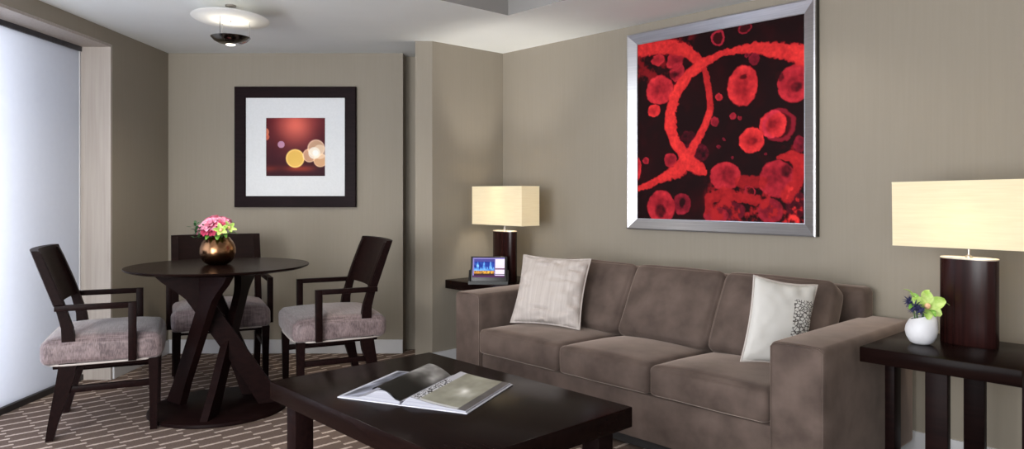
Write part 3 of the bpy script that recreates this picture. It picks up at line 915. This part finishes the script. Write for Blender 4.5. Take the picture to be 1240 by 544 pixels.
for loc, d, R, mm, sd in (((-.060, -.02, .185), (-.5, -.5, .8), .050, 'pink', 1), ((-.020, -.045, .200), (-.1, -.7, .8), .050, 'pink', 2), ((-.035, .02, .220), (-.3, .1, 1), .050, 'pink', 3),
                       ((.025, -.01, .205), (.4, -.5, .8), .048, 'pink', 4), ((.028, -.045, .185), (.4, -.9, .5), .038, 'rose', 5), ((-.035, -.062, .172), (-.3, -1, .5), .032, 'rose', 6), ((-.005, -.058, .168), (0, -1, .5), .028, 'rose', 7), ((.02, .045, .205), (.2, .7, .8), .048, 'pink', 8)):
    o = obj('pink_bloom' if mm == 'pink' else 'rose_bloom', bloom(R, LAY, sd), M[mm], fb, 80); orient(o, loc, d)
for loc, d, R in (((.042, -.060, .172), (.3, -1, .6), .044), ((.068, -.028, .182), (.8, -.5, .7), .044)):
    b = bmesh.new()
    for i in range(5):
        merge(b, petal(R, R*.55, .3, .2), Matrix.Rotation(2*PI*i/5+.3, 4, 'Z') @ Matrix.Rotation(math.radians(22), 4, 'X'))
    o = obj('lime_orchid', b, M['lime'], fb, 80); orient(o, loc, d)
    lip = obj('orchid_lip', lathe([(0, 0), (.006, .002), (.009, .010), (.004, .018), (0, .018)], 12), M['peach'], o, 60)
for i, (loc, d, L) in enumerate((((-.015, -.045, .146), (-.2, -1, -.12), .05), ((.02, -.045, .146), (.3, -1, -.12), .055), ((.035, -.035, .148), (.8, -.7, 0), .05), ((-.04, -.03, .15), (-1, -.5, .1), .05), ((.04, .03, .15), (.8, .6, .2), .05), ((-.02, .045, .15), (-.3, 1, .1), .05))):
    o = obj('leaf', leaf_bm(L, L*.62), M['leaf'], fb, 80)
    o.location = loc; o.rotation_mode = 'QUATERNION'; o.rotation_quaternion = Vector(d).to_track_quat('Y', 'Z')
rnd = random.Random(3)
b = bmesh.new()
for i in range(34):
    c = Vector((-.078, -.055, .172))+Vector((rnd.uniform(-.032, .028), rnd.uniform(-.03, .03), rnd.uniform(-.04, .035)))
    merge(b, petal(.024, .014, .3, .2, 4, 2), Matrix.Translation(c) @ Matrix.Rotation(rnd.uniform(0, 6.3), 4, 'Z') @ Matrix.Rotation(rnd.uniform(-.5, 1.2), 4, 'X'))
obj('green_sprig', b, M['darkleaf'], fb, 80)

# white pot on the right end table
PV = W(2.918, .468, .575)
b = lathe([(0, 0), (.026, 0), (.040, .008), (.052, .030), (.0565, .052), (.053, .078), (.045, .098), (.039, .106), (.036, .104), (.046, .080), (.050, .052), (.044, .028), (.03, .012), (0, .010)], 56)
for v in b.verts:      # the lip is cut on a slant and runs up to a point on one side
    if v.co.z > .05:
        k = (v.co.z-.05)/.056
        c_ = (v.co.x*.85-v.co.y*.5)/.045
        v.co.z += k*(.014*c_+.012*max(0, c_)**4)
pv = obj('flower_pot', b, M['ceramic'], None, 60, PV)
tag(pv, 'small white egg-shaped pot with a slanted rim on the near end table', 'pot')
fo = tag(empty('orchid_posy', PV+Vector((0, 0, .012))), 'lime orchid posy with dark blue thistles in the small white pot', 'flowers')
b = bmesh.new()
for i in range(7):
    a = 2*PI*i/7
    tube([(.012*math.cos(a), .012*math.sin(a), 0), (.018*math.cos(a), .018*math.sin(a), .06), (.026*math.cos(a), .026*math.sin(a), .118)], .0025, 6, bm=b)
obj('stems', b, M['moss'], fo)
# the main orchid faces the room
o = None
b = bmesh.new()
for ang_, L in ((90, .062), (22, .068), (155, .060), (212, .050), (-38, .056), (-92, .052)):
    merge(b, petal(L, L*.72, .18, .25, 8, 6), Matrix.Rotation(math.radians(ang_-90), 4, 'Z') @ Matrix.Rotation(math.radians(14), 4, 'X'))
o = obj('lime_orchid', b, M['lime'], fo, 80); orient(o, (.004, -.030, .135), (-.25, -1, .35))
obj('orchid_lip', lathe([(0, 0), (.008, .002), (.012, .012), (.006, .022), (0, .022)], 14), M['peach'], o, 60)
for loc, d, L, mm in (((.030, -.01, .14), (1, -.3, .25), .062, 'lime'), ((-.02, -.02, .135), (-1, -.5, .15), .055, 'leaf'), ((.0, .02, .14), (-.1, .7, .7), .06, 'leaf'), ((.02, .02, .15), (.5, .3, .9), .055, 'lime'), ((-.015, .01, .15), (-.5, .2, .9), .06, 'lime'), ((.005, -.035, .125), (.1, -1, -.25), .045, 'leaf')):
    o = obj('leaf', leaf_bm(L, L*.5), M[mm], fo, 80)
    o.location = loc; o.rotation_mode = 'QUATERNION'; o.rotation_quaternion = Vector(d).to_track_quat('Y', 'Z')
for loc, R, sd in (((-.046, -.036, .134), 0.030, 1), ((-.048, -.005, .152), 0.025, 2), ((.032, .015, .150), 0.022, 3), ((-.034, -.052, .124), 0.022, 4)):
    rnd = random.Random(sd); b = bmesh.new()
    bmesh.ops.create_icosphere(b, subdivisions=2, radius=R*.42)
    for i in range(46):
        d = Vector((rnd.gauss(0, 1), rnd.gauss(0, 1), rnd.gauss(0, 1))).normalized()
        tube([d*R*.35, d*R*rnd.uniform(.9, 1.15)], [R*.085, R*.012], 5, bm=b)
    obj('thistle_head', b, M['thistle'], fo, 60, loc)

# ------------------------------------------------------------------ ceiling lamp
CLX, CLY = -1.515, 3.9
cl = tag(empty('ceiling_lamp', (CLX, CLY, H)), 'white disc reflector ceiling lamp with a small metal bowl hanging above the round table', 'lamp')
obj('stem', lathe([(0, -.076), (.008, -.076), (.008, -.012), (.028, -.008), (.028, 0), (0, 0)], 28), M['steel'], cl, 40)
obj('disc_reflector', lathe([(0, -.006), (.012, -.006), (.10, -.006), (.19, -.002), (.200, .003), (.197, .006), (.10, .002), (0, .002)], 72), M['opal'], cl, 40, (0, 0, -.076), (math.radians(-3), math.radians(1.2), 0))
obj('finial', lathe([(0, -.094), (.006, -.092), (.006, -.080), (0, -.080)], 16), M['steel'], cl, 40)
bw = obj('bowl', lathe([(.0, -.212), (.03, -.211), (.062, -.203), (.086, -.190), (.100, -.174), (.102, -.172), (.098, -.174), (.083, -.188), (.06, -.199), (.03, -.206), (0, -.207)], 56), M['chrome'], cl, 50)
obj('lens', lathe([(0, -.217), (.018, -.216), (.027, -.210), (.027, -.206), (0, -.206)], 28), M['lens'], bw, 50)
for a in (.3, 2.4, 4.5):
    obj('rod', tube([(.096*math.cos(a), .096*math.sin(a), -.178), (.096*math.cos(a), .096*math.sin(a), -.080)], .0018, 6), M['steel'], cl, 60)

# ------------------------------------------------------------------ lights
light('ceiling_lamp_uplight', 'SPOT', (CLX, CLY, H-.165), 1.8, (1, .90, .74), shadow_soft_size=.05, spot_size=math.radians(150), spot_blend=.6).rotation_euler = (PI, 0, 0)
dn = light('ceiling_lamp_downlight', 'SPOT', (CLX, CLY, H-.222), 36, (1, .90, .74), shadow_soft_size=.03, spot_size=math.radians(165), spot_blend=.7)
# daylight behind the frosted window
wl = light('window_daylight', 'AREA', (XL-.6, 3.1, .85), 92, (.97, .98, 1), shape='RECTANGLE', size=2.6, size_y=1.2)
wl.rotation_euler = (0, -PI/2, 0)
# added ceiling spots to brighten the sofa area, no fixtures built
for s, t, p in ((1.3, .45, 12), (2.3, .45, 12), (.4, 1.5, 10)):
    d = light('added_downlight', 'SPOT', W(s, t, H-.01 if not (S0 < s < S1 and T0 < t < T1) else H+.2), p, (1, .93, .84), shadow_soft_size=.06, spot_size=math.radians(130), spot_blend=.8)
# added broad soft fill from behind the camera, no window built there
bl_ = light('added_room_fill', 'AREA', (-1.5, -1.2, 1.25), 125, (.96, .98, 1), shape='RECTANGLE', size=2.6, size_y=1.9)
bl_.rotation_euler = (PI/2, 0, 0)
# second added fill from beyond the camera's left, lifting the sofa fronts
sl = light('added_side_fill', 'AREA', (-2.3, .2, 1.0), 105, (.97, .98, 1), shape='RECTANGLE', size=1.6, size_y=1.8)
aim(sl, (1.0, 3.0, .5))

w = D.worlds.new('World'); bpy.context.scene.world = w; w.use_nodes = True
w.node_tree.nodes['Background'].inputs[0].default_value = (.95, .97, 1, 1)
w.node_tree.nodes['Background'].inputs[1].default_value = .62

# ------------------------------------------------------------------ camera
F, HY = 877.0, 235.0
cam = D.cameras.new('Camera'); co = D.objects.new('Camera', cam); COL.objects.link(co)
co.location = (0, 0, 1.15); co.rotation_euler = (PI/2, 0, 0)
cam.sensor_width = 36; cam.lens = F/1240*36
cam.shift_y = -(272-HY)/1240
cam.clip_start = .05
sc = bpy.context.scene
sc.camera = co
sc.view_settings.view_transform = 'Standard'
try: sc.view_settings.look = 'None'
except Exception: pass
sc.view_settings.exposure = 0.0
sc.view_settings.gamma = 1
sc.view_settings.use_curve_mapping = False
